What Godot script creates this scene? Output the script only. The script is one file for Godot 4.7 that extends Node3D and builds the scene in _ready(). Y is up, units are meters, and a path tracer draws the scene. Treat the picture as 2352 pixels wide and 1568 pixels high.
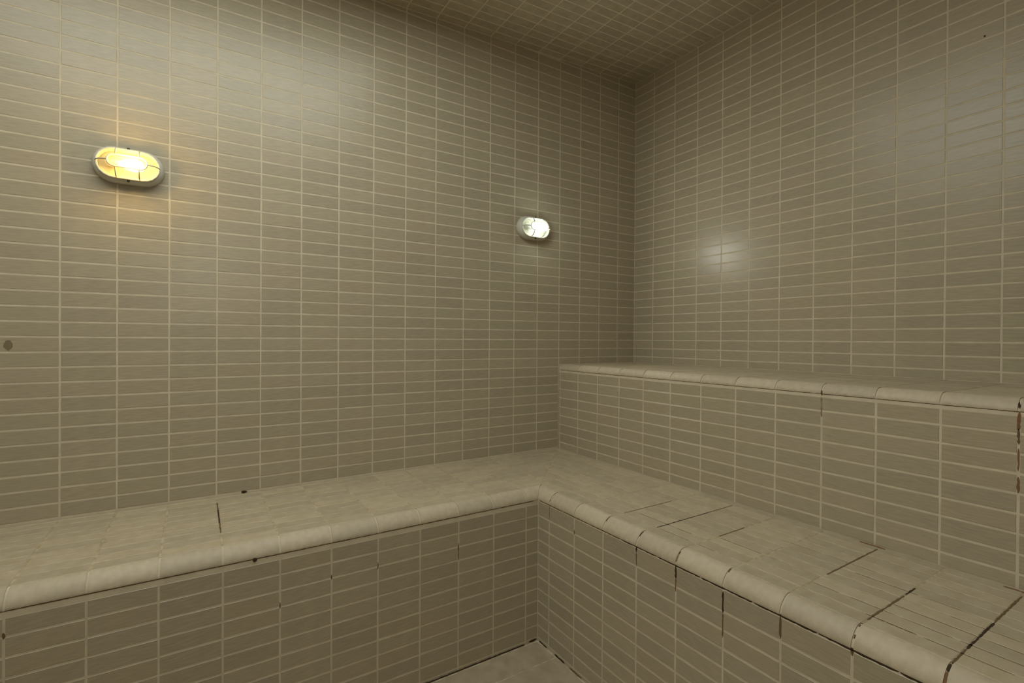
extends Node3D
# A tiled steam room. Lengths along the walls are counted in tile pitches (S metres), heights in tile
# courses down from the top of the room (H metres each): u runs along the left wall away from the corner,
# v along the right wall away from the corner, x = -u * S, z = v * S.
const S := 0.15
const H := 0.0502650
const FLOOR_ROW := 56.35
const UMAX := 24.0
const VMAX := 20.0
const PB := 1.0177          # pitch of the right wall's columns
const JOINT := 0.0054       # width of a grout joint
const PROUD := 0.0007       # tile face above the grout
const UP_U := 3.95          # front of the upper bench
const UP_TOP := 34.75
const LOW_TOP := 44.15      # seat of the lower bench
const LOW_U := 7.56         # its front along the right wall
const LOW_V := 3.77         # its front along the left wall
const ROUND := 1.25         # 1 is a quarter circle, 2 a flat chamfer
const CAP := 0.30           # width of the rounded edge tiles
const CAM := Vector3(-15.3935140, -10.7091508, 14.6691484)
const EXPOSURE := 0.87

var M := {}
var rng := RandomNumberGenerator.new()
var mesh_cache := {}
var cam_right := Vector3(0.84313297, 0.00617258, 0.53766969)
var cam_up := Vector3(-0.00251535, 0.99996844, -0.0075355)
var cam_fwd := Vector3(0.53769924, -0.00500101, -0.84312189)
var cam_at := Vector3.ZERO

func yr(row: float) -> float: return (FLOOR_ROW - row) * H
func pt(u: float, row: float, v: float) -> Vector3: return Vector3(-u * S, yr(row), v * S)
func ceil_row(u: float, v: float) -> float: return 0.15 + 0.145 * u - 0.02 * v

# ---------------------------------------------------------------- mesh collecting
class Build:
	var p := PackedVector3Array()
	var g := PackedInt32Array()
	func tri(a: Vector3, b: Vector3, c: Vector3, group := -1) -> void:
		p.append(a); p.append(b); p.append(c); g.append(group)
	func quad(a: Vector3, b: Vector3, c: Vector3, d: Vector3, group := -1) -> void:
		tri(a, b, c, group); tri(a, c, d, group)
	func box(lo: Vector3, hi: Vector3) -> void:
		var c := []
		for k in 8: c.append(Vector3(hi.x if k & 1 else lo.x, hi.y if k & 2 else lo.y, hi.z if k & 4 else lo.z))
		eight(c)
	func eight(c: Array) -> void:   # corners numbered by bits x, y, z
		quad(c[0], c[2], c[3], c[1]); quad(c[4], c[5], c[7], c[6])
		quad(c[0], c[4], c[6], c[2]); quad(c[1], c[3], c[7], c[5])
		quad(c[0], c[1], c[5], c[4]); quad(c[2], c[6], c[7], c[3])
	func volume() -> float:
		var s := 0.0
		for k in range(0, p.size(), 3): s += p[k].dot(p[k + 1].cross(p[k + 2]))
		return s
	func mesh() -> ArrayMesh:
		var flip := volume() > 0.0      # front faces run clockwise
		var st := SurfaceTool.new()
		st.begin(Mesh.PRIMITIVE_TRIANGLES)
		for k in g.size():
			st.set_smooth_group(g[k])
			st.add_vertex(p[3 * k])
			st.add_vertex(p[3 * k + (2 if flip else 1)])
			st.add_vertex(p[3 * k + (1 if flip else 2)])
		st.generate_normals()
		return st.commit()

func part(parent: Node, called: String, mesh: Mesh, mat: Material, xf := Transform3D()) -> MeshInstance3D:
	var o := MeshInstance3D.new()
	o.name = called
	o.mesh = mesh
	o.material_override = mat
	o.transform = xf
	o.cast_shadow = GeometryInstance3D.SHADOW_CASTING_SETTING_ON
	parent.add_child(o, true)
	return o

func thing(called: String, label: String, category: String, at := Vector3.ZERO) -> Node3D:
	var o := Node3D.new()
	o.name = called
	add_child(o, true)
	o.position = at
	o.set_meta("label", label)
	o.set_meta("category", category)
	return o

func struct(called: String, label: String, mesh: Mesh, mat: Material) -> MeshInstance3D:
	var o := part(self, called, mesh, mat)
	o.set_meta("kind", "structure")
	o.set_meta("label", label)
	o.set_meta("category", called.split("_")[0])
	return o

# ---------------------------------------------------------------- materials
func noise_tex(f: float, lo: float, hi: float, sd: int, contrast := 1.0, tint := Color(1, 1, 1)) -> ImageTexture:
	var n := FastNoiseLite.new()
	n.seed = sd
	n.frequency = f
	n.noise_type = FastNoiseLite.TYPE_SIMPLEX_SMOOTH
	n.fractal_octaves = 4
	var src := n.get_seamless_image(512, 512)
	var im := Image.create(512, 512, true, Image.FORMAT_RGB8)
	for y in 512:
		for x in 512:
			var t := clampf((src.get_pixel(x, y).r - 0.5) * contrast + 0.5, 0.0, 1.0)
			var c := Color(1, 1, 1).lerp(tint, 1.0 - t) * lerpf(lo, hi, t)
			im.set_pixel(x, y, Color(c.r, c.g, c.b))
	im.generate_mipmaps()
	return ImageTexture.create_from_image(im)

func mat(color: Color, rough: float, tex: Texture2D = null, scale := Vector3.ONE, spec := 0.5) -> StandardMaterial3D:
	var m := StandardMaterial3D.new()
	m.albedo_color = color
	m.roughness = rough
	m.metallic_specular = spec
	if tex:
		m.albedo_texture = tex
		m.uv1_triplanar = true
		m.uv1_world_triplanar = true
		m.uv1_scale = scale
	return m

func make_materials() -> void:
	var fine := noise_tex(0.02, 0.93, 1.0, 3, 1.6)
	var blotch := noise_tex(0.012, 0.95, 1.0, 9, 1.6, Color(1.0, 0.985, 0.96))
	var grout_tex := noise_tex(0.012, 0.94, 1.0, 15, 1.5)
	var streak := Vector3(1.6, 26.0, 1.6)
	var base := Color(0.713, 0.669, 0.580)
	M.tile = []
	for d in [[1.0, 1.0, 1.0], [1.015, 1.012, 1.008], [0.985, 0.985, 0.988], [1.006, 0.997, 0.99], [0.99, 0.994, 0.986], [0.978, 0.975, 0.976]]:
		M.tile.append(mat(Color(base.r * d[0], base.g * d[1], base.b * d[2]), 0.31, fine, streak))
	M.seat = []
	for d in [[1.0, 1.0, 1.0], [1.03, 1.025, 1.02], [0.97, 0.97, 0.97]]:
		M.seat.append(mat(Color(base.r * d[0] * 1.03, base.g * d[1] * 1.03, base.b * d[2] * 1.03), 0.5, blotch, Vector3(3.0, 3.0, 3.0)))
	M.cap = []
	for d in [1.0, 1.025, 0.975]:
		M.cap.append(mat(Color(0.775 * d, 0.722 * d, 0.628 * d), 0.55, fine, Vector3(4, 4, 4)))
	M.grout = mat(Color(0.840, 0.795, 0.705), 0.85, grout_tex, Vector3(2.3, 2.3, 2.3), 0.3)
	M.seat_grout = mat(Color(0.775, 0.722, 0.626), 0.9, noise_tex(0.014, 0.88, 1.0, 21, 2.0, Color(0.99, 0.96, 0.90)), Vector3(3.7, 3.7, 3.7), 0.3)
	M.back = mat(Color(0.716, 0.668, 0.584), 0.6, fine, Vector3(1, 1, 1))
	M.floor = []
	for d in [1.0, 0.97, 1.03]:
		M.floor.append(mat(Color(0.70 * d, 0.645 * d, 0.555 * d), 0.65, noise_tex(0.008, 0.92, 1.0, 31, 1.6, Color(1, 0.98, 0.95)), Vector3(2.6, 2.6, 2.6)))
	M.mould = mat(Color(0.235, 0.175, 0.105), 0.9)
	M.dirt = mat(Color(0.42, 0.34, 0.235), 0.9)
	M.rust = mat(Color(0.50, 0.36, 0.25), 0.9)
	M.film = mat(Color(0.54, 0.475, 0.37), 0.9)
	M.stain = mat(Color(0.50, 0.45, 0.35), 0.5)
	# lamps
	M.shell = mat(Color(0.80, 0.79, 0.75), 0.45)
	M.cage = mat(Color(0.82, 0.80, 0.74), 0.4)
	M.screw = mat(Color(0.14, 0.12, 0.09), 0.5)
	M.pan = mat(Color(0.80, 0.77, 0.69), 0.4)
	M.socket = mat(Color(0.85, 0.83, 0.78), 0.4)

# ---------------------------------------------------------------- tiles
func clip(poly: PackedVector2Array, n: Vector2, d: float) -> PackedVector2Array:   # keeps n . p <= d
	var out := PackedVector2Array()
	for k in poly.size():
		var a := poly[k]
		var b := poly[(k + 1) % poly.size()]
		var fa := n.dot(a) - d
		var fb := n.dot(b) - d
		if fa <= 0.0: out.append(a)
		if (fa < 0.0 and fb > 0.0) or (fa > 0.0 and fb < 0.0): out.append(a.lerp(b, fa / (fa - fb)))
	return out

func area(poly: PackedVector2Array) -> float:
	var s := 0.0
	for k in poly.size(): s += poly[k].cross(poly[(k + 1) % poly.size()])
	return 0.5 * s

func inset(poly: PackedVector2Array, w: float) -> PackedVector2Array:
	var out := poly.duplicate()
	var n := poly.size()
	for k in n:
		var a := poly[k]
		var b := poly[(k + 1) % n]
		var dir := (b - a)
		if dir.length() < 1e-6: continue
		dir = dir.normalized()
		var nrm := Vector2(dir.y, -dir.x)    # outward of a counter-clockwise polygon
		out = clip(out, nrm, nrm.dot(a) - w)
		if out.size() < 3: return PackedVector2Array()
	return out

func tidy(poly: PackedVector2Array) -> PackedVector2Array:
	var out := PackedVector2Array()
	for q in poly:
		if out.is_empty() or (q.distance_to(out[out.size() - 1]) > 0.0004 and q.distance_to(out[0]) > 0.0004): out.append(q)
	return out

func tile_build(b: Build, poly: PackedVector2Array, xf: Transform3D, thick := 0.004, bevel := 0.0009) -> bool:
	var top := inset(poly, bevel)
	var n := poly.size()
	if n < 3 or top.size() != n: return false
	# match the inset polygon's start with the outer one
	var best := 0
	for k in n:
		if top[k].distance_to(poly[0]) < top[best].distance_to(poly[0]): best = k
	var P := []
	var Q := []
	var R := []
	for k in n:
		P.append(xf * Vector3(top[(k + best) % n].x, top[(k + best) % n].y, 0.0))
		Q.append(xf * Vector3(poly[k].x, poly[k].y, -bevel))
		R.append(xf * Vector3(poly[k].x, poly[k].y, -thick))
	for k in range(1, n - 1): b.tri(P[0], P[k], P[k + 1])
	for k in n:
		var m := (k + 1) % n
		b.quad(P[k], Q[k], Q[m], P[m])
		b.quad(Q[k], R[k], R[m], Q[m])
	for k in range(1, n - 1): b.tri(R[0], R[k + 1], R[k])
	return true

func on_screen(p: Vector3) -> Vector3:
	var d := p - cam_at
	var f := d.dot(cam_fwd)
	return Vector3(1176.0 + 1134.7128 * d.dot(cam_right) / f, 784.0 - 1134.7128 * d.dot(cam_up) / f, f)

func shown_area(pts: Array) -> float:     # pixels of the photograph, 0 outside it
	var mid := Vector3.ZERO
	for q in pts: mid += q / float(pts.size())
	var c := on_screen(mid)
	if c.z < 0.2 or c.x < -60.0 or c.x > 2412.0 or c.y < -25.0 or c.y > 1593.0: return 0.0
	var s := 0.0
	for k in pts.size():
		var a := on_screen(pts[k])
		var e := on_screen(pts[(k + 1) % pts.size()])
		s += a.x * e.y - e.x * a.y
	return absf(s) * 0.5

# A field of tiles: polygons in the plane (origin, A, B). The 300 that show largest become parts of their own.
func lay(parent: Node3D, called: String, polys: Array, origin: Vector3, A: Vector3, B: Vector3, mats: Array, tilt := 0.0035, rest_name := "remaining_tiles") -> void:
	var N := A.cross(B).normalized()
	var list := []
	for raw in polys:
		var poly: PackedVector2Array = tidy(inset(raw, JOINT * 0.5))
		if poly.size() < 3 or area(poly) < 0.00004: continue
		var lo := poly[0]
		var hi := poly[0]
		for q in poly:
			lo = lo.min(q)
			hi = hi.max(q)
		if minf(hi.x - lo.x, hi.y - lo.y) < 0.0035: continue
		var mid := (lo + hi) * 0.5
		var local := PackedVector2Array()
		var world := []
		for q in poly:
			local.append(q - mid)
			world.append(origin + A * q.x + B * q.y)
		var turn := Basis(A.normalized(), rng.randfn(0.0, tilt)) * Basis(B.normalized(), rng.randfn(0.0, tilt * 0.6))
		var xf := Transform3D(turn * Basis(A, B, N), origin + A * mid.x + B * mid.y + N * (PROUD + rng.randf_range(-0.0002, 0.0002)))
		list.append({"p": local, "xf": xf, "m": rng.randi() % mats.size(), "a": shown_area(world)})
	list.sort_custom(func(s, t): return s.a > t.a)
	var rest := {}
	for k in list.size():
		var e: Dictionary = list[k]
		if k < 300 and e.a > 30.0:
			var key := ""
			for q in e.p: key += "%d,%d;" % [roundi(q.x * 20000.0), roundi(q.y * 20000.0)]
			if not mesh_cache.has(key):
				var b := Build.new()
				mesh_cache[key] = b.mesh() if tile_build(b, e.p, Transform3D()) else null
			if mesh_cache[key]: part(parent, called, mesh_cache[key], mats[e.m], e.xf)
		else:
			if not rest.has(e.m): rest[e.m] = Build.new()
			tile_build(rest[e.m], e.p, e.xf)
	if rest.is_empty(): return
	var am := ArrayMesh.new()
	var slot := 0
	for m in rest:
		if rest[m].p.is_empty(): continue
		am.add_surface_from_arrays(Mesh.PRIMITIVE_TRIANGLES, rest[m].mesh().surface_get_arrays(0))
		am.surface_set_material(slot, mats[m])
		slot += 1
	var o := part(parent, rest_name, am, null)
	o.set_meta("kind", "stuff")

func rect(a0: float, b0: float, a1: float, b1: float) -> PackedVector2Array:
	return PackedVector2Array([Vector2(minf(a0, a1), minf(b0, b1)), Vector2(maxf(a0, a1), minf(b0, b1)), Vector2(maxf(a0, a1), maxf(b0, b1)), Vector2(minf(a0, a1), maxf(b0, b1))])

# grid between joints given in tile units; as = joints along the first axis, bs along the second
func grid(aj: Array, bj: Array, sa: float, sb: float, b_off := 0.0) -> Array:
	var out := []
	for i in aj.size() - 1:
		for j in bj.size() - 1:
			out.append(rect(aj[i] * sa, b_off + bj[j] * sb, aj[i + 1] * sa, b_off + bj[j + 1] * sb))
	return out

func joints(lo: float, hi: float, start: float, pitch: float) -> Array:
	var out := [lo]
	var k := ceili((lo - start) / pitch - 1e-6)
	while start + k * pitch < hi - 0.03:
		if start + k * pitch > lo + 0.03: out.append(start + k * pitch)
		k += 1
	out.append(hi)
	return out

# ---------------------------------------------------------------- room
func walls() -> void:
	var b := Build.new()
	b.box(Vector3(-UMAX * S - 0.1, -0.1, -0.1), Vector3(0.1, yr(-3.0), 0.0))
	var wl := struct("wall_left", "beige tiled wall carrying the yellow lamp above the lower bench", b.mesh(), M.grout)
	b = Build.new()
	b.box(Vector3(0.0, -0.1, 0.0), Vector3(0.1, yr(-3.0), VMAX * S + 0.1))
	var wr := struct("wall_right", "beige tiled wall without lamps rising behind the upper bench", b.mesh(), M.grout)
	b = Build.new()
	b.box(Vector3(-UMAX * S, -0.1, VMAX * S), Vector3(0.0, yr(-3.0), VMAX * S + 0.1))
	struct("wall_back", "plain beige wall facing the yellow lamp", b.mesh(), M.back)
	b = Build.new()
	b.box(Vector3(-UMAX * S - 0.1, -0.1, 0.0), Vector3(-UMAX * S, yr(-3.0), VMAX * S + 0.1))
	struct("wall_side", "plain beige wall at the end of the long bench", b.mesh(), M.back)
	# ceiling: a slab that falls slightly away from the right wall
	b = Build.new()
	var c := []
	for k in 8:
		var u := -0.4 if k & 1 else UMAX + 0.4
		var v := VMAX + 0.4 if k & 4 else -0.4
		c.append(pt(u, ceil_row(u, v), v) + Vector3(0, 0.1 if k & 2 else 0.0, 0))
	b.eight(c)
	var ce := struct("ceiling", "gently sloping ceiling of small beige tiles in shade", b.mesh(), M.grout)
	# tiles of the left wall
	var polys := []
	var rows := []
	for j in range(-1, 46): rows.append(float(j))
	var cols := joints(0.0, UMAX, -0.036, 1.0)
	for i in cols.size() - 1:
		var bottom := UP_TOP if cols[i] < UP_U - 0.1 else LOW_TOP
		for j in rows.size() - 1:
			if rows[j] >= bottom - 0.02: continue
			var q := rect(-cols[i] * S, yr(rows[j]), -cols[i + 1] * S, yr(minf(rows[j + 1], bottom)))
			# below the ceiling line y = yr(ceil_row(u, 0)), with x = -u S
			var sl := 0.145 * H / S
			q = clip(q, Vector2(-sl, 1.0), yr(0.15))
			if q.size() >= 3: polys.append(q)
	lay(wl, "tile", polys, Vector3.ZERO, Vector3(1, 0, 0), Vector3(0, 1, 0), M.tile)
	# tiles of the right wall
	polys = []
	cols = joints(0.0, VMAX, -0.008 * PB, PB)
	for i in cols.size() - 1:
		for j in rows.size() - 1:
			if rows[j] >= UP_TOP - 0.02: continue
			var q := rect(cols[i] * S, yr(rows[j]), cols[i + 1] * S, yr(minf(rows[j + 1], UP_TOP)))
			q = clip(q, Vector2(-0.02 * H / S, 1.0), yr(0.15))
			if q.size() >= 3: polys.append(q)
	lay(wr, "tile", polys, Vector3.ZERO, Vector3(0, 0, 1), Vector3(0, 1, 0), M.tile)
	# tiles of the ceiling
	cols = joints(0.0, UMAX, -0.036, 1.0)
	var vr := joints(0.0, VMAX, 0.305, 0.343)
	polys = []
	for i in cols.size() - 1:
		for j in vr.size() - 1:
			polys.append(rect(-cols[i] * S, vr[j] * S, -cols[i + 1] * S, vr[j + 1] * S))
	lay(ce, "tile", polys, pt(0, 0.15, 0), Vector3(1, 0.145 * H / S, 0), Vector3(0, 0.02 * H / S, 1), M.tile)
	# floor
	b = Build.new()
	b.box(Vector3(-UMAX * S - 0.1, -0.1, -0.1), Vector3(0.1, -0.0012, VMAX * S + 0.1))
	var fl := struct("floor", "worn greyish beige tiled floor between the benches", b.mesh(), M.seat_grout)
	polys = grid(joints(LOW_V + 0.04, VMAX, 4.62, 3.0), joints(-UMAX, -LOW_U - 0.04, -11.56, 4.0), S, S)
	lay(fl, "floor_tile", polys, Vector3(0, -PROUD, 0), Vector3(0, 0, 1), Vector3(1, 0, 0), M.floor, 0.001)
	# marks on the walls
	var st := part(wl, "stain", blot(0.0105, 0.0160, 5), M.stain, Transform3D(Basis(), pt(18.79, 32.56, 0) + Vector3(0, 0, PROUD + 0.0004)))
	st.set_meta("label", "dark smudge on a tile")
	var sp := part(wr, "stain", blot(0.003, 0.003, 7), M.mould, Transform3D(Basis(Vector3.UP, -PI / 2), pt(0, 10.80, 10.85) + Vector3(-PROUD - 0.0004, 0, 0)))
	sp.set_meta("label", "small black speck")

func blot(rx: float, ry: float, sd: int) -> ArrayMesh:
	var r := RandomNumberGenerator.new()
	r.seed = sd
	var b := Build.new()
	var ring := []
	for k in 18:
		var t := TAU * k / 18.0
		var w := 1.0 + r.randf_range(-0.12, 0.12)
		ring.append(Vector3(cos(t) * rx * w, sin(t) * ry * w, 0))
	for k in 18:
		var a: Vector3 = ring[k]
		var c: Vector3 = ring[(k + 1) % 18]
		b.tri(Vector3(0, 0, 0.0004), a, c)
		b.tri(Vector3(0, 0, -0.0008), c + Vector3(0, 0, -0.0008), a + Vector3(0, 0, -0.0008))
		b.quad(a, a + Vector3(0, 0, -0.0008), c + Vector3(0, 0, -0.0008), c)
	return b.mesh()

# ---------------------------------------------------------------- benches
# section of a bench: d = distance from its wall, y = height above the floor; runs from s0 to s1
func swept(b: Build, sec: PackedVector2Array, s0: float, s1: float, along_u: bool, curved := Vector2i(-1, -1), mitre := 0.0, front := 0.0) -> void:
	var n := sec.size()
	var P0 := []
	var P1 := []
	for q in sec:
		var e0 := s0 - (front - q.x) * mitre
		if along_u:
			P0.append(Vector3(-e0, q.y, q.x)); P1.append(Vector3(-s1, q.y, q.x))
		else:
			P0.append(Vector3(-q.x, q.y, e0)); P1.append(Vector3(-q.x, q.y, s1))
	for k in n:
		var m := (k + 1) % n
		b.quad(P0[k], P0[m], P1[m], P1[k], 1 if k >= curved.x and k < curved.y else -1)
	var t := Geometry2D.triangulate_polygon(sec)
	for k in range(0, t.size(), 3):
		b.tri(P0[t[k]], P0[t[k + 2]], P0[t[k + 1]])
		b.tri(P1[t[k]], P1[t[k + 1]], P1[t[k + 2]])

# rounded edge profile from the seat (back) over the front to its lower lip, proud by e
func edge_profile(front: float, top: float, drop: float, e: float) -> PackedVector2Array:
	var r := drop - 0.0025
	var out := PackedVector2Array()
	out.append(Vector2(front - CAP * S, top + e))
	for k in 11:
		var t := PI * 0.5 * k / 10.0
		out.append(Vector2(front + e - r + r * pow(sin(t), ROUND), top + e - r + r * pow(cos(t), ROUND)))
	out.append(Vector2(front + e, top - drop))
	return out

func bench_core(b: Build, back: float, front: float, top: float, foot: float, drop: float, s0: float, s1: float, along_u: bool) -> void:
	var sec := PackedVector2Array([Vector2(back, foot), Vector2(back, top)])
	for q in edge_profile(front, top, drop, -0.0002): sec.append(q)
	sec.append(Vector2(front, top - drop - 0.001))
	sec.append(Vector2(front, foot))
	swept(b, sec, s0, s1, along_u)

func edge_tiles(parent: Node3D, cuts: Array, front: float, top: float, drop: float, along_u: bool, mitred: bool) -> void:
	for k in cuts.size() - 1:
		var sec := edge_profile(front, top, drop, 0.0012)
		sec.append(Vector2(front - 0.010, top - drop))
		sec.append(Vector2(front - 0.012, top - 0.028))
		sec.append(Vector2(front - CAP * S, top - 0.006))
		var b := Build.new()
		var first := mitred and k == 0
		swept(b, sec, cuts[k] * S + JOINT * 0.5, cuts[k + 1] * S - JOINT * 0.5, along_u, Vector2i(1, 11), 1.0 if first else 0.0, front)
		part(parent, "edge_tile", b.mesh(), M.cap[(k * 2 + (1 if along_u else 0)) % 3])

# dirt in a joint: a thin irregular strip between two points on a surface
func grime(parent: Node3D, a: Vector3, c: Vector3, normal: Vector3, width: float, m: Material, lift := 0.0004) -> void:
	var b := Build.new()
	var dir := (c - a)
	var n := maxi(3, ceili(dir.length() / 0.008))
	var side := dir.normalized().cross(normal).normalized()
	var L := []
	var R := []
	for k in n + 1:
		var t := float(k) / n
		var w := width * 0.5 * (rng.randf_range(0.55, 1.15) if k > 0 and k < n else 0.25)
		var off := side * rng.randf_range(-0.12, 0.12) * width
		var q := a + dir * t + normal * lift + off
		L.append(q - side * w); R.append(q + side * w)
	for k in n:
		b.quad(L[k], R[k], R[k + 1], L[k + 1])
		var dn := -normal * 0.0012
		b.quad(L[k] + dn, L[k + 1] + dn, R[k + 1] + dn, R[k] + dn)
		b.quad(L[k], L[k + 1], L[k + 1] + dn, L[k] + dn)
		b.quad(R[k], R[k] + dn, R[k + 1] + dn, R[k + 1])
	part(parent, "grime", b.mesh(), m)

func benches() -> void:
	var drop_low := 0.80 * H
	var drop_up := 0.62 * H
	# ---- lower bench, L-shaped
	var lb := thing("tiled_bench", "low L-shaped bench of beige tiles with a rounded pale edge", "bench")
	var b := Build.new()
	bench_core(b, 0.003, LOW_V * S, yr(LOW_TOP) - 0.0008, 0.0, drop_low, UP_U * S + 0.004, UMAX * S - 0.003, true)
	bench_core(b, UP_U * S + 0.004, LOW_U * S, yr(LOW_TOP) - 0.0008, 0.0, drop_low, (LOW_V - CAP) * S, VMAX * S - 0.003, false)
	part(lb, "grout_core", b.mesh(), M.grout)
	var cl := LOW_V - CAP
	var cr := LOW_U - CAP
	b = Build.new()
	b.box(Vector3(-UMAX * S + 0.003, yr(LOW_TOP) - 0.02, 0.0015), Vector3(-cr * S, yr(LOW_TOP), cl * S))
	b.box(Vector3(-cr * S, yr(LOW_TOP) - 0.02, 0.0015), Vector3(-UP_U * S - 0.0025, yr(LOW_TOP), VMAX * S - 0.003))
	part(lb, "seat_bed", b.mesh(), M.seat_grout)
	# seat tiles: along the left wall, and along the upper bench, meeting in a mitre; plane axes a = z, b = x
	var polys := []
	var mit := Vector2(cl, cr - UP_U)     # direction (v, u) of the mitre
	var side := Vector2(mit.y, -mit.x).normalized()
	var ucols := joints(UP_U, UMAX, -0.036, 1.0)
	var vrows := joints(0.0, cl, cl, 0.335)
	for i in ucols.size() - 1:
		for j in vrows.size() - 1:
			var q := rect(vrows[j], ucols[i], vrows[j + 1], ucols[i + 1])      # (v, u)
			q = clip(q, side, side.dot(Vector2(0, UP_U)))
			var w := PackedVector2Array()
			for e in q: w.append(Vector2(e.x * S, -e.y * S))
			w.reverse()
			if w.size() >= 3: polys.append(w)
	var vcols := joints(0.0, VMAX, 4.27 - 5 * PB, PB)
	var urows := joints(UP_U, cr, cr, 0.335)
	for i in vcols.size() - 1:
		for j in urows.size() - 1:
			var q := rect(vcols[i], urows[j], vcols[i + 1], urows[j + 1])
			q = clip(q, -side, -side.dot(Vector2(0, UP_U)))
			var w := PackedVector2Array()
			for e in q: w.append(Vector2(e.x * S, -e.y * S))
			w.reverse()
			if w.size() >= 3: polys.append(w)
	lay(lb, "seat_tile", polys, Vector3(0, yr(LOW_TOP), 0), Vector3(0, 0, 1), Vector3(1, 0, 0), M.seat, 0.004, "remaining_seat_tiles")
	# risers
	var rj := [45.27]
	for k in 11: rj.append(46.2 + k * 0.988)
	rj.append(FLOOR_ROW - 0.05)
	polys = []
	var lc := joints(LOW_U, UMAX, -0.036, 1.0)
	for i in lc.size() - 1:
		for j in rj.size() - 1: polys.append(rect(-lc[i] * S, yr(rj[j]), -lc[i + 1] * S, yr(rj[j + 1])))
	lay(lb, "riser_tile", polys, Vector3(0, 0, LOW_V * S), Vector3(1, 0, 0), Vector3(0, 1, 0), M.tile, 0.0035, "remaining_riser_tiles")
	polys = []
	rj[0] = 45.02
	var rc := joints(LOW_V, VMAX, 4.27, PB)
	for i in rc.size() - 1:
		for j in rj.size() - 1: polys.append(rect(rc[i] * S, yr(rj[j]), rc[i + 1] * S, yr(rj[j + 1])))
	lay(lb, "riser_tile", polys, Vector3(-LOW_U * S, 0, 0), Vector3(0, 0, 1), Vector3(0, 1, 0), M.tile, 0.0035, "remaining_riser_tiles")
	edge_tiles(lb, lc, LOW_V * S, yr(LOW_TOP), drop_low, true, true)
	edge_tiles(lb, rc, LOW_U * S, yr(LOW_TOP), drop_low, false, true)
	# ---- upper bench along the right wall
	var ub := thing("tiled_bench", "higher straight bench of beige tiles rising behind the lower one", "bench")
	b = Build.new()
	bench_core(b, 0.003, UP_U * S, yr(UP_TOP) - 0.0008, 0.0, drop_up, 0.003, VMAX * S - 0.003, false)
	part(ub, "grout_core", b.mesh(), M.grout)
	b = Build.new()
	b.box(Vector3(-(UP_U - CAP) * S, yr(UP_TOP) - 0.02, 0.0015), Vector3(-0.0015, yr(UP_TOP), VMAX * S - 0.003))
	part(ub, "seat_bed", b.mesh(), M.seat_grout)
	var uj := [35.56]
	for k in 8: uj.append(36.48 + k * 0.985)
	uj.append(LOW_TOP)
	polys = []
	var uc := joints(0.0, VMAX, 0.09, PB)
	for i in uc.size() - 1:
		for j in uj.size() - 1: polys.append(rect(uc[i] * S, yr(uj[j]), uc[i + 1] * S, yr(uj[j + 1])))
	lay(ub, "riser_tile", polys, Vector3(-UP_U * S, 0, 0), Vector3(0, 0, 1), Vector3(0, 1, 0), M.tile, 0.0035, "remaining_riser_tiles")
	polys = []
	for q in grid(uc, joints(-(UP_U - CAP), 0.0, -(UP_U - CAP), 0.335), S, S): polys.append(q)
	lay(ub, "seat_tile", polys, Vector3(0, yr(UP_TOP), 0), Vector3(0, 0, 1), Vector3(1, 0, 0), M.seat, 0.003, "remaining_seat_tiles")
	uc[0] = 0.0
	edge_tiles(ub, uc, UP_U * S, yr(UP_TOP), drop_up, false, false)
	marks(lb, ub)

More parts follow.
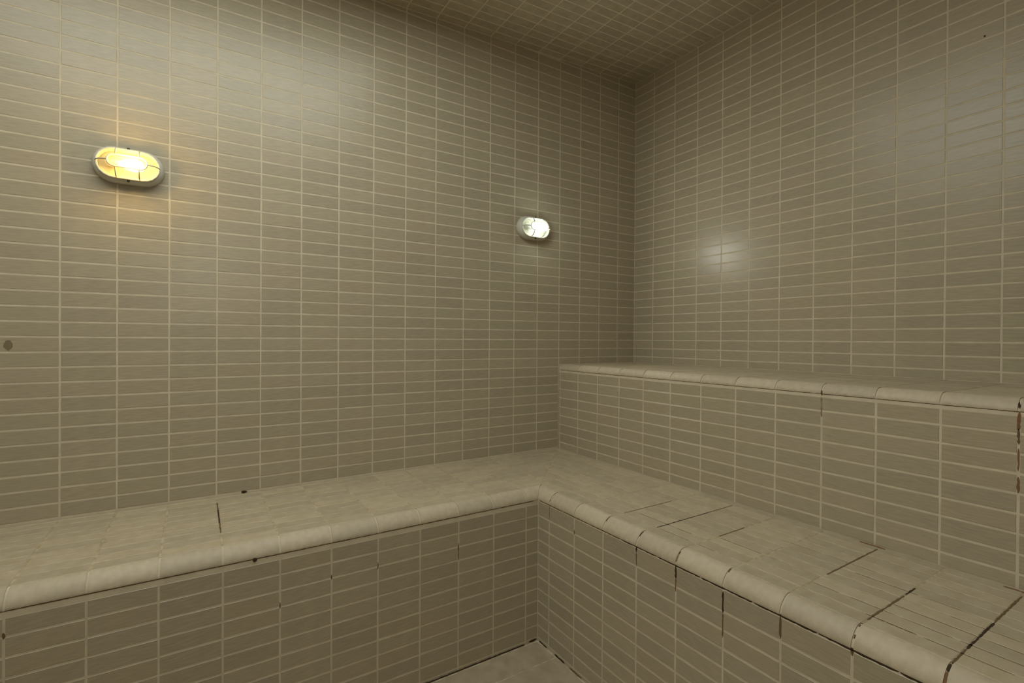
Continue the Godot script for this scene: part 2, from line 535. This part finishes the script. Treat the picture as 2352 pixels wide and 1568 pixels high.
func marks(lb: Node3D, ub: Node3D) -> void:
	var X := Vector3(-1, 0, 0)
	var Z := Vector3(0, 0, 1)
	var Y := Vector3(0, 1, 0)
	var cr := LOW_U - CAP
	var jv := func(k: int) -> float: return 4.27 + k * PB
	# [column, row from, row to, width, material] on the right riser of the lower bench
	for e in [[3, 45.0, 45.35, 0.008, M.mould], [3, 45.35, 46.2, 0.0045, M.dirt], [4, 45.0, 45.75, 0.007, M.mould], [4, 45.7, 46.5, 0.005, M.rust], [5, 45.15, 46.3, 0.0055, M.mould], [5, 46.3, 47.6, 0.004, M.dirt], [6, 45.0, 46.1, 0.005, M.dirt], [0, 45.0, 46.2, 0.0035, M.dirt], [7, 44.98, 45.25, 0.007, M.dirt], [1, 45.9, 46.3, 0.004, M.dirt]]:
		var v: float = jv.call(e[0])
		grime(lb, pt(LOW_U, e[1], v), pt(LOW_U, e[2], v), X, e[3], e[4])
	# under the right edge tiles
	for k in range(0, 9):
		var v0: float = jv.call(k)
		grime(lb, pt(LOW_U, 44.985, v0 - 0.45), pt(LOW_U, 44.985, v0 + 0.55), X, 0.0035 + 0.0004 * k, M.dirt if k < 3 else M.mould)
	# joints between the right edge tiles, over the rounded face
	var arc := func(v: float, t: float) -> Vector3:
		var r := 0.80 * H - 0.0025
		t = clampf(t, 0.0, PI * 0.5)
		return Vector3(-(LOW_U * S - r + r * pow(sin(t), ROUND)), yr(LOW_TOP) - 0.001 - r + r * pow(cos(t), ROUND), v * S)
	for e in [[2, 0.15, 0.75, M.dirt, 0.0045], [3, 0.2, 0.75, M.mould, 0.0055], [0, 0.2, 1.2, M.dirt, 0.0035], [4, 0.5, 1.3, M.dirt, 0.004], [5, 0.1, 0.5, M.dirt, 0.004], [7, 0.0, 1.0, M.dirt, 0.0045], [8, 0.1, 0.6, M.mould, 0.008], [8, 0.6, 1.3, M.rust, 0.006]]:
		var v: float = jv.call(e[0])
		var a: Vector3 = arc.call(v, e[1])
		var c: Vector3 = arc.call(v, e[2])
		var nn := Vector3(-sin((e[1] + e[2]) * 0.5), cos((e[1] + e[2]) * 0.5), 0)
		grime(lb, a, c, nn, e[4], e[3], 0.0024)
	# cross joints of the right seat: [column, u from, u to]
	for e in [[2, 5.2, 6.9, M.dirt], [3, 5.0, 6.95, M.mould], [3, 4.2, 5.0, M.dirt], [4, 5.3, 6.2, M.dirt], [6, 4.1, 6.1, M.dirt], [7, 5.35, 5.75, M.mould], [7, 5.8, 7.1, M.dirt], [8, 4.2, 5.6, M.dirt], [8, 5.6, 6.75, M.mould], [8, 6.75, 7.3, M.dirt]]:
		var v: float = jv.call(e[0])
		grime(lb, pt(e[1], LOW_TOP, v), pt(e[2], LOW_TOP, v), Y, 0.0048, e[3])
	# long joints of the right seat: [row from the edge, v from, v to]
	for e in [[1, 11.3, 13.6], [2, 10.4, 12.3], [3, 11.4, 12.9], [1, 7.4, 8.9], [2, 6.5, 8.0], [4, 12.0, 13.5], [2, 12.3, 13.8], [0, 10.4, 12.3], [0, 12.4, 13.4], [3, 8.4, 9.6], [0, 9.6, 10.3], [5, 10.6, 12.2], [6, 9.3, 10.8]]:
		var u: float = cr - e[0] * 0.335
		var at: float = e[1]
		while at < e[2]:
			var to := minf(at + rng.randf_range(0.35, 1.0), e[2])
			grime(lb, pt(u, LOW_TOP, at), pt(u, LOW_TOP, to), Y, rng.randf_range(0.0026, 0.0042), M.dirt if rng.randf() < 0.3 else M.film)
			at = to + rng.randf_range(0.03, 0.2)
	# left seat: the dirty joint and a scratch
	grime(lb, pt(14.964, LOW_TOP, 0.5), pt(14.964, LOW_TOP, 2.75), Y, 0.005, M.dirt)
	grime(lb, pt(14.964, LOW_TOP, 1.1), pt(14.964, LOW_TOP, 2.1), Y, 0.004, M.mould, 0.0006)
	grime(lb, pt(14.75, LOW_TOP, 1.33), pt(14.25, LOW_TOP, 1.33), Y, 0.003, M.dirt)
	for e in [[14.34, 0.10, 0.010, 0.005], [14.42, 3.80, 0.006, 0.006]]:
		var on_front: bool = e[1] > 3.0
		var at := pt(e[0], 45.02 if on_front else LOW_TOP - 0.12, LOW_V if on_front else 0.0)
		part(lb, "stain", blot(e[2], e[3], 11), M.mould, Transform3D(Basis(), at + Vector3(0, 0, 0.0016)))
	# under the left edge tiles and on the left riser
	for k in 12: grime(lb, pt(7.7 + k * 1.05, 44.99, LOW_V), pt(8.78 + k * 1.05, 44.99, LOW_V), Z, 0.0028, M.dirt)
	for e in [[9.964, 46.9, 48.2, 0.004], [11.964, 46.9, 47.4, 0.004], [12.964, 47.0, 47.3, 0.005], [17.964, 46.0, 46.3, 0.007], [13.964, 47.9, 48.3, 0.004]]:
		grime(lb, pt(e[0], e[1], LOW_V), pt(e[0], e[2], LOW_V), Z, e[3], M.dirt)
	# foot of the risers
	grime(lb, pt(7.98, FLOOR_ROW - 0.02, LOW_V), pt(12.0, FLOOR_ROW - 0.02, LOW_V), Z, 0.006, M.mould, 0.0016)
	grime(lb, pt(7.6, FLOOR_ROW - 0.12, LOW_V), pt(7.85, FLOOR_ROW - 0.10, LOW_V), Z, 0.009, M.mould, 0.0016)
	grime(lb, pt(LOW_U, FLOOR_ROW - 0.03, 3.85), pt(LOW_U, FLOOR_ROW - 0.03, 4.2), X, 0.006, M.mould, 0.0016)
	grime(lb, pt(LOW_U, FLOOR_ROW - 0.06, 4.55), pt(LOW_U, FLOOR_ROW - 0.06, 4.95), X, 0.007, M.mould, 0.0016)
	grime(lb, pt(LOW_U, FLOOR_ROW - 0.04, 5.15), pt(LOW_U, FLOOR_ROW - 0.04, 5.6), X, 0.005, M.dirt, 0.0016)
	# upper bench
	var uv := func(k: int) -> float: return 0.09 + k * PB
	for e in [[12, 35.4, 36.3, 0.008, M.rust], [12, 36.2, 37.0, 0.005, M.dirt], [12, 37.2, 38.3, 0.005, M.rust], [12, 38.6, 39.4, 0.006, M.rust], [9, 35.15, 35.5, 0.006, M.dirt], [9, 35.6, 36.9, 0.005, M.film]]:
		var v: float = uv.call(e[0])
		grime(ub, pt(UP_U, e[1], v), pt(UP_U, e[2], v), X, e[3], e[4])
	grime(ub, pt(UP_U - 0.02, 34.9, uv.call(12)), pt(UP_U + 0.005, 35.2, uv.call(12)), X, 0.005, M.mould, 0.001)
	grime(lb, pt(UP_U + 0.05, LOW_TOP, uv.call(10) - 0.25), pt(UP_U + 0.05, LOW_TOP, uv.call(10) + 0.2), Y, 0.007, M.rust, 0.0016)
	grime(lb, pt(UP_U + 0.07, LOW_TOP, uv.call(12) - 0.15), pt(UP_U + 0.06, LOW_TOP, uv.call(12) + 0.2), Y, 0.008, M.rust, 0.0016)
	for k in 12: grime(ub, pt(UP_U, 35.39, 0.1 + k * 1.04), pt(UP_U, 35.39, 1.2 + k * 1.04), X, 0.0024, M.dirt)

# ---------------------------------------------------------------- lamps
func oval(L: float, R: float, z: float, n := 10) -> Array:     # stadium of half straight length L and radius R
	var out := []
	for k in n + 1:
		var t := -PI / 2 + PI * k / n
		out.append(Vector3(L + R * cos(t), R * sin(t), z))
	for k in n + 1:
		var t := PI / 2 + PI * k / n
		out.append(Vector3(-L + R * cos(t), R * sin(t), z))
	return out

func loft(b: Build, rings: Array, close_first := true, close_last := true) -> void:
	var n: int = rings[0].size()
	for r in rings.size() - 1:
		for k in n:
			var m := (k + 1) % n
			b.quad(rings[r][k], rings[r][m], rings[r + 1][m], rings[r + 1][k], 1)
	for e in [[0, close_first], [rings.size() - 1, close_last]]:
		if not e[1]: continue
		var ring: Array = rings[e[0]]
		var c := Vector3(0, 0, ring[0].z)
		for k in n:
			var m := (k + 1) % n
			if e[0] == 0: b.tri(c, ring[m], ring[k], 2)
			else: b.tri(c, ring[k], ring[m], 3)

func tube(b: Build, path: Array, r: float, closed := false) -> void:
	var n := path.size()
	var rings := []
	for k in n:
		var prev: Vector3 = path[(k - 1 + n) % n] if closed or k > 0 else path[k]
		var next: Vector3 = path[(k + 1) % n] if closed or k < n - 1 else path[k]
		var t := (next - prev).normalized()
		var s := t.cross(Vector3(0, 0, 1))
		if s.length() < 0.2: s = t.cross(Vector3(0, 1, 0))
		s = s.normalized()
		var w := s.cross(t).normalized()
		var ring := []
		for j in 8: ring.append(path[k] + (s * cos(TAU * j / 8.0) + w * sin(TAU * j / 8.0)) * r)
		rings.append(ring)
	for k in (n if closed else n - 1):
		var A: Array = rings[k]
		var C: Array = rings[(k + 1) % n]
		for j in 8: b.quad(A[j], A[(j + 1) % 8], C[(j + 1) % 8], C[j], 1)
	if not closed:
		for j in range(1, 7):
			b.tri(rings[0][0], rings[0][j], rings[0][j + 1])
			b.tri(rings[n - 1][0], rings[n - 1][j + 1], rings[n - 1][j])

func lamp(label: String, at: Transform3D, glow: Color, light: Color, energy: float, glow_energy: float, glass_tint: Color, white_tube: bool, out := 0.038, forward := 0.0) -> Node3D:
	var t := thing("bulkhead_lamp", label, "lamp")
	t.transform = at
	t.set_meta("group", "oval bulkhead lamps on the walls")
	# housing: a flared oval rim on the wall, open in front
	var b := Build.new()
	loft(b, [oval(0.040, 0.060, 0.0), oval(0.040, 0.062, 0.004), oval(0.040, 0.061, 0.018), oval(0.040, 0.056, 0.030), oval(0.040, 0.052, 0.034), oval(0.040, 0.046, 0.034), oval(0.040, 0.045, 0.014)], true, true)
	var shell := part(t, "housing", b.mesh(), M.shell)
	b = Build.new()
	loft(b, [oval(0.040, 0.0445, 0.0142), oval(0.038, 0.042, 0.0165)], true, true)
	part(t, "reflector", b.mesh(), M.pan)
	# holder and bulb
	b = Build.new()
	var rr := []
	for e in [[-0.062, 0.011], [-0.058, 0.013], [-0.030, 0.013], [-0.026, 0.011]]:
		var ring := []
		for k in 14: ring.append(Vector3(e[0], cos(TAU * k / 14.0) * e[1], 0.034 + sin(TAU * k / 14.0) * e[1]))
		rr.append(ring)
	lathe_x(b, rr)
	part(t, "lamp_holder", b.mesh(), M.socket)
	b = Build.new()
	rr = []
	var prof := [[-0.026, 0.009], [-0.018, 0.010], [-0.006, 0.0165], [0.006, 0.0205], [0.020, 0.0215], [0.033, 0.019], [0.042, 0.012], [0.0455, 0.003]]
	if white_tube: prof = [[-0.026, 0.014], [-0.02, 0.017], [0.03, 0.019], [0.048, 0.018], [0.056, 0.012], [0.059, 0.003]]
	for e in prof:
		var ring := []
		for k in 16: ring.append(Vector3(e[0], cos(TAU * k / 16.0) * e[1], 0.038 + sin(TAU * k / 16.0) * e[1]))
		rr.append(ring)
	lathe_x(b, rr)
	var gm := StandardMaterial3D.new()
	gm.albedo_color = Color(0.95, 0.94, 0.9)
	gm.emission_enabled = true
	gm.emission = glow
	gm.emission_energy_multiplier = glow_energy
	var bulb := part(t, "bulb", b.mesh(), gm)
	bulb.set_meta("label", "glowing bulb")
	# ribbed glass
	b = Build.new()
	var outer := []
	for k in 9:
		var a := PI * 0.5 * k / 8.0
		var f := pow(cos(a), 0.75) if k < 8 else 0.02
		outer.append(oval(0.036 * (0.35 + 0.65 * f), 0.0445 * f + 0.001, 0.030 + 0.038 * sin(a)))
	loft(b, outer, false, true)
	var gl := StandardMaterial3D.new()
	gl.albedo_color = glass_tint
	gl.transparency = BaseMaterial3D.TRANSPARENCY_ALPHA
	gl.roughness = 0.08
	gl.cull_mode = BaseMaterial3D.CULL_DISABLED
	part(t, "glass", b.mesh(), gl)
	# wire guard: outer frame, inner ring, six ribs
	b = Build.new()
	loft(b, [oval(0.0385, 0.0525, 0.034), oval(0.0385, 0.0525, 0.0400), oval(0.0385, 0.0500, 0.0415), oval(0.0385, 0.0455, 0.0400), oval(0.0385, 0.0455, 0.034)], false, false)
	var guard := part(t, "guard_frame", b.mesh(), M.cage)
	b = Build.new()
	tube(b, oval(0.0345, 0.0205, 0.0725), 0.0024, true)
	part(guard, "guard_ring", b.mesh(), M.cage)
	for e in [[0.032, 1], [0.032, -1], [-0.032, 1], [-0.032, -1]]:
		b = Build.new()
		tube(b, [Vector3(e[0], e[1] * 0.0495, 0.038), Vector3(e[0], e[1] * 0.0475, 0.052), Vector3(e[0], e[1] * 0.038, 0.066), Vector3(e[0], e[1] * 0.0205, 0.0725)], 0.0022)
		part(guard, "guard_rib", b.mesh(), M.cage)
	for s in [1.0, -1.0]:
		b = Build.new()
		tube(b, [Vector3(s * 0.0885, 0, 0.038), Vector3(s * 0.0855, 0, 0.052), Vector3(s * 0.075, 0, 0.066), Vector3(s * 0.055, 0, 0.0725)], 0.0022)
		part(guard, "guard_rib", b.mesh(), M.cage)
	for s in [1.0, -1.0]:
		b = Build.new()
		var ring := []
		for e in [[0.0525, 0.0042], [0.0575, 0.0042], [0.0590, 0.0028]]:
			var rg := []
			for k in 10: rg.append(Vector3(cos(TAU * k / 10.0) * e[1], s * e[0], 0.0345 + sin(TAU * k / 10.0) * e[1]))
			ring.append(rg)
		lathe_x(b, ring)
		part(shell, "screw", b.mesh(), M.screw)
	var o := OmniLight3D.new()
	o.name = "lamp_light"
	o.light_color = light
	o.light_energy = energy
	o.light_size = 0.02
	o.omni_range = 12.0
	o.omni_attenuation = 2.0
	o.shadow_enabled = true
	o.position = Vector3(0.016, 0, out)
	t.add_child(o)
	if forward > 0.0:      # the light that leaves through the glass into the room
		var a := AreaLight3D.new()
		a.name = "glass_light"
		a.area_size = Vector2(0.13, 0.07)
		a.light_color = Color(1.0, 0.995, 0.94)
		a.light_energy = forward
		a.area_range = 12.0
		a.area_attenuation = 2.0
		a.shadow_enabled = true
		a.transform = Transform3D(Basis(Vector3.UP, PI), Vector3(0, 0, 0.076))
		t.add_child(a)
	return t

func ceiling_panel(u: float, v: float, sx: float, sz: float, energy: float, glow: float) -> void:
	var t := thing("light_panel", "flat opal light panel in a white frame on the ceiling", "ceiling light")
	t.transform = Transform3D(Basis(Vector3(0, 0, 1), atan(0.145 * H / S)), pt(u, ceil_row(u, v), v) + Vector3(0, -0.006, 0))
	for e in [[-sx * 0.5 - 0.02, -sz * 0.5 - 0.02, sx * 0.5 + 0.02, -sz * 0.5], [-sx * 0.5 - 0.02, sz * 0.5, sx * 0.5 + 0.02, sz * 0.5 + 0.02], [-sx * 0.5 - 0.02, -sz * 0.5, -sx * 0.5, sz * 0.5], [sx * 0.5, -sz * 0.5, sx * 0.5 + 0.02, sz * 0.5]]:
		var b := Build.new()
		b.box(Vector3(e[0], -0.030, e[1]), Vector3(e[2], 0.0, e[3]))
		part(t, "frame_bar", b.mesh(), M.shell)
	var b := Build.new()
	b.box(Vector3(-sx * 0.5, -0.026, -sz * 0.5), Vector3(sx * 0.5, -0.004, sz * 0.5))
	var gm := StandardMaterial3D.new()
	gm.albedo_color = Color(0.92, 0.93, 0.92)
	gm.emission_enabled = true
	gm.emission = Color(0.95, 1.0, 0.98)
	gm.emission_energy_multiplier = glow
	part(t, "diffuser", b.mesh(), gm)
	var a := AreaLight3D.new()
	a.name = "panel_light"
	a.area_size = Vector2(sx, sz)
	a.light_color = Color(1.0, 0.995, 0.95)
	a.light_energy = energy
	a.area_range = 12.0
	a.area_attenuation = 2.0
	a.shadow_enabled = true
	a.transform = Transform3D(Basis(Vector3.RIGHT, -PI / 2), Vector3(0, -0.032, 0))
	t.add_child(a)

func lathe_x(b: Build, rings: Array) -> void:
	var n: int = rings[0].size()
	for r in rings.size() - 1:
		for k in n: b.quad(rings[r][k], rings[r][(k + 1) % n], rings[r + 1][(k + 1) % n], rings[r + 1][k], 1)
	for e in [0, rings.size() - 1]:
		for k in range(1, n - 1):
			if e == 0: b.tri(rings[e][0], rings[e][k + 1], rings[e][k])
			else: b.tri(rings[e][0], rings[e][k], rings[e][k + 1])

func _ready() -> void:
	rng.seed = 20240611
	# ---- camera
	cam_at = Vector3(CAM.x * S, FLOOR_ROW * H + CAM.y * S, CAM.z * S)
	var cam := Camera3D.new()
	cam.name = "camera"
	cam.transform = Transform3D(Basis(cam_right, cam_up, -cam_fwd).orthonormalized(), cam_at)
	cam.fov = 69.28303
	cam.near = 0.02
	add_child(cam)
	cam.current = true
	# ---- surroundings: the room is closed, so no daylight enters
	var env := Environment.new()
	env.background_mode = Environment.BG_COLOR
	env.background_color = Color(0.02, 0.02, 0.02)
	env.ambient_light_source = Environment.AMBIENT_SOURCE_DISABLED
	env.tonemap_mode = Environment.TONE_MAPPER_LINEAR
	env.tonemap_exposure = EXPOSURE
	env.sdfgi_enabled = true
	env.ssao_enabled = true
	env.ssil_enabled = true
	var we := WorldEnvironment.new()
	we.name = "surroundings"
	we.environment = env
	add_child(we)
	make_materials()
	# ---- lamps: two on the left wall, one on the wall behind, one on the ceiling
	var face := Basis()
	lamp("oval caged bulkhead lamp glowing warm yellow above the lower bench", Transform3D(face, pt(16.74, 20.12, 0) + Vector3(0, 0, PROUD)), Color(1.0, 0.90, 0.55), Color(1.0, 0.82, 0.46), 0.042, 8.0, Color(0.95, 0.88, 0.60, 0.25), false, 0.084)
	lamp("oval caged bulkhead lamp glowing cool white near the end of the upper bench", Transform3D(face, pt(5.22, 20.12, 0) + Vector3(0, 0, PROUD)), Color(0.92, 1.0, 0.97), Color(0.95, 1.0, 0.95), 0.014, 5.0, Color(0.95, 1.0, 1.0, 0.16), true, 0.086, 0.25)
	lamp("oval caged bulkhead lamp glowing cool white on the plain wall opposite the yellow lamp", Transform3D(Basis(Vector3.UP, PI), pt(15.0, 20.12, VMAX)), Color(0.96, 1.0, 0.97), Color(1.0, 0.995, 0.94), 0.36, 12.0, Color(0.95, 1.0, 1.0, 0.16), true)
	ceiling_panel(15.4, 7.6, 1.7, 1.2, 1.48, 2.2)
	# ---- room and benches
	walls()
	benches()
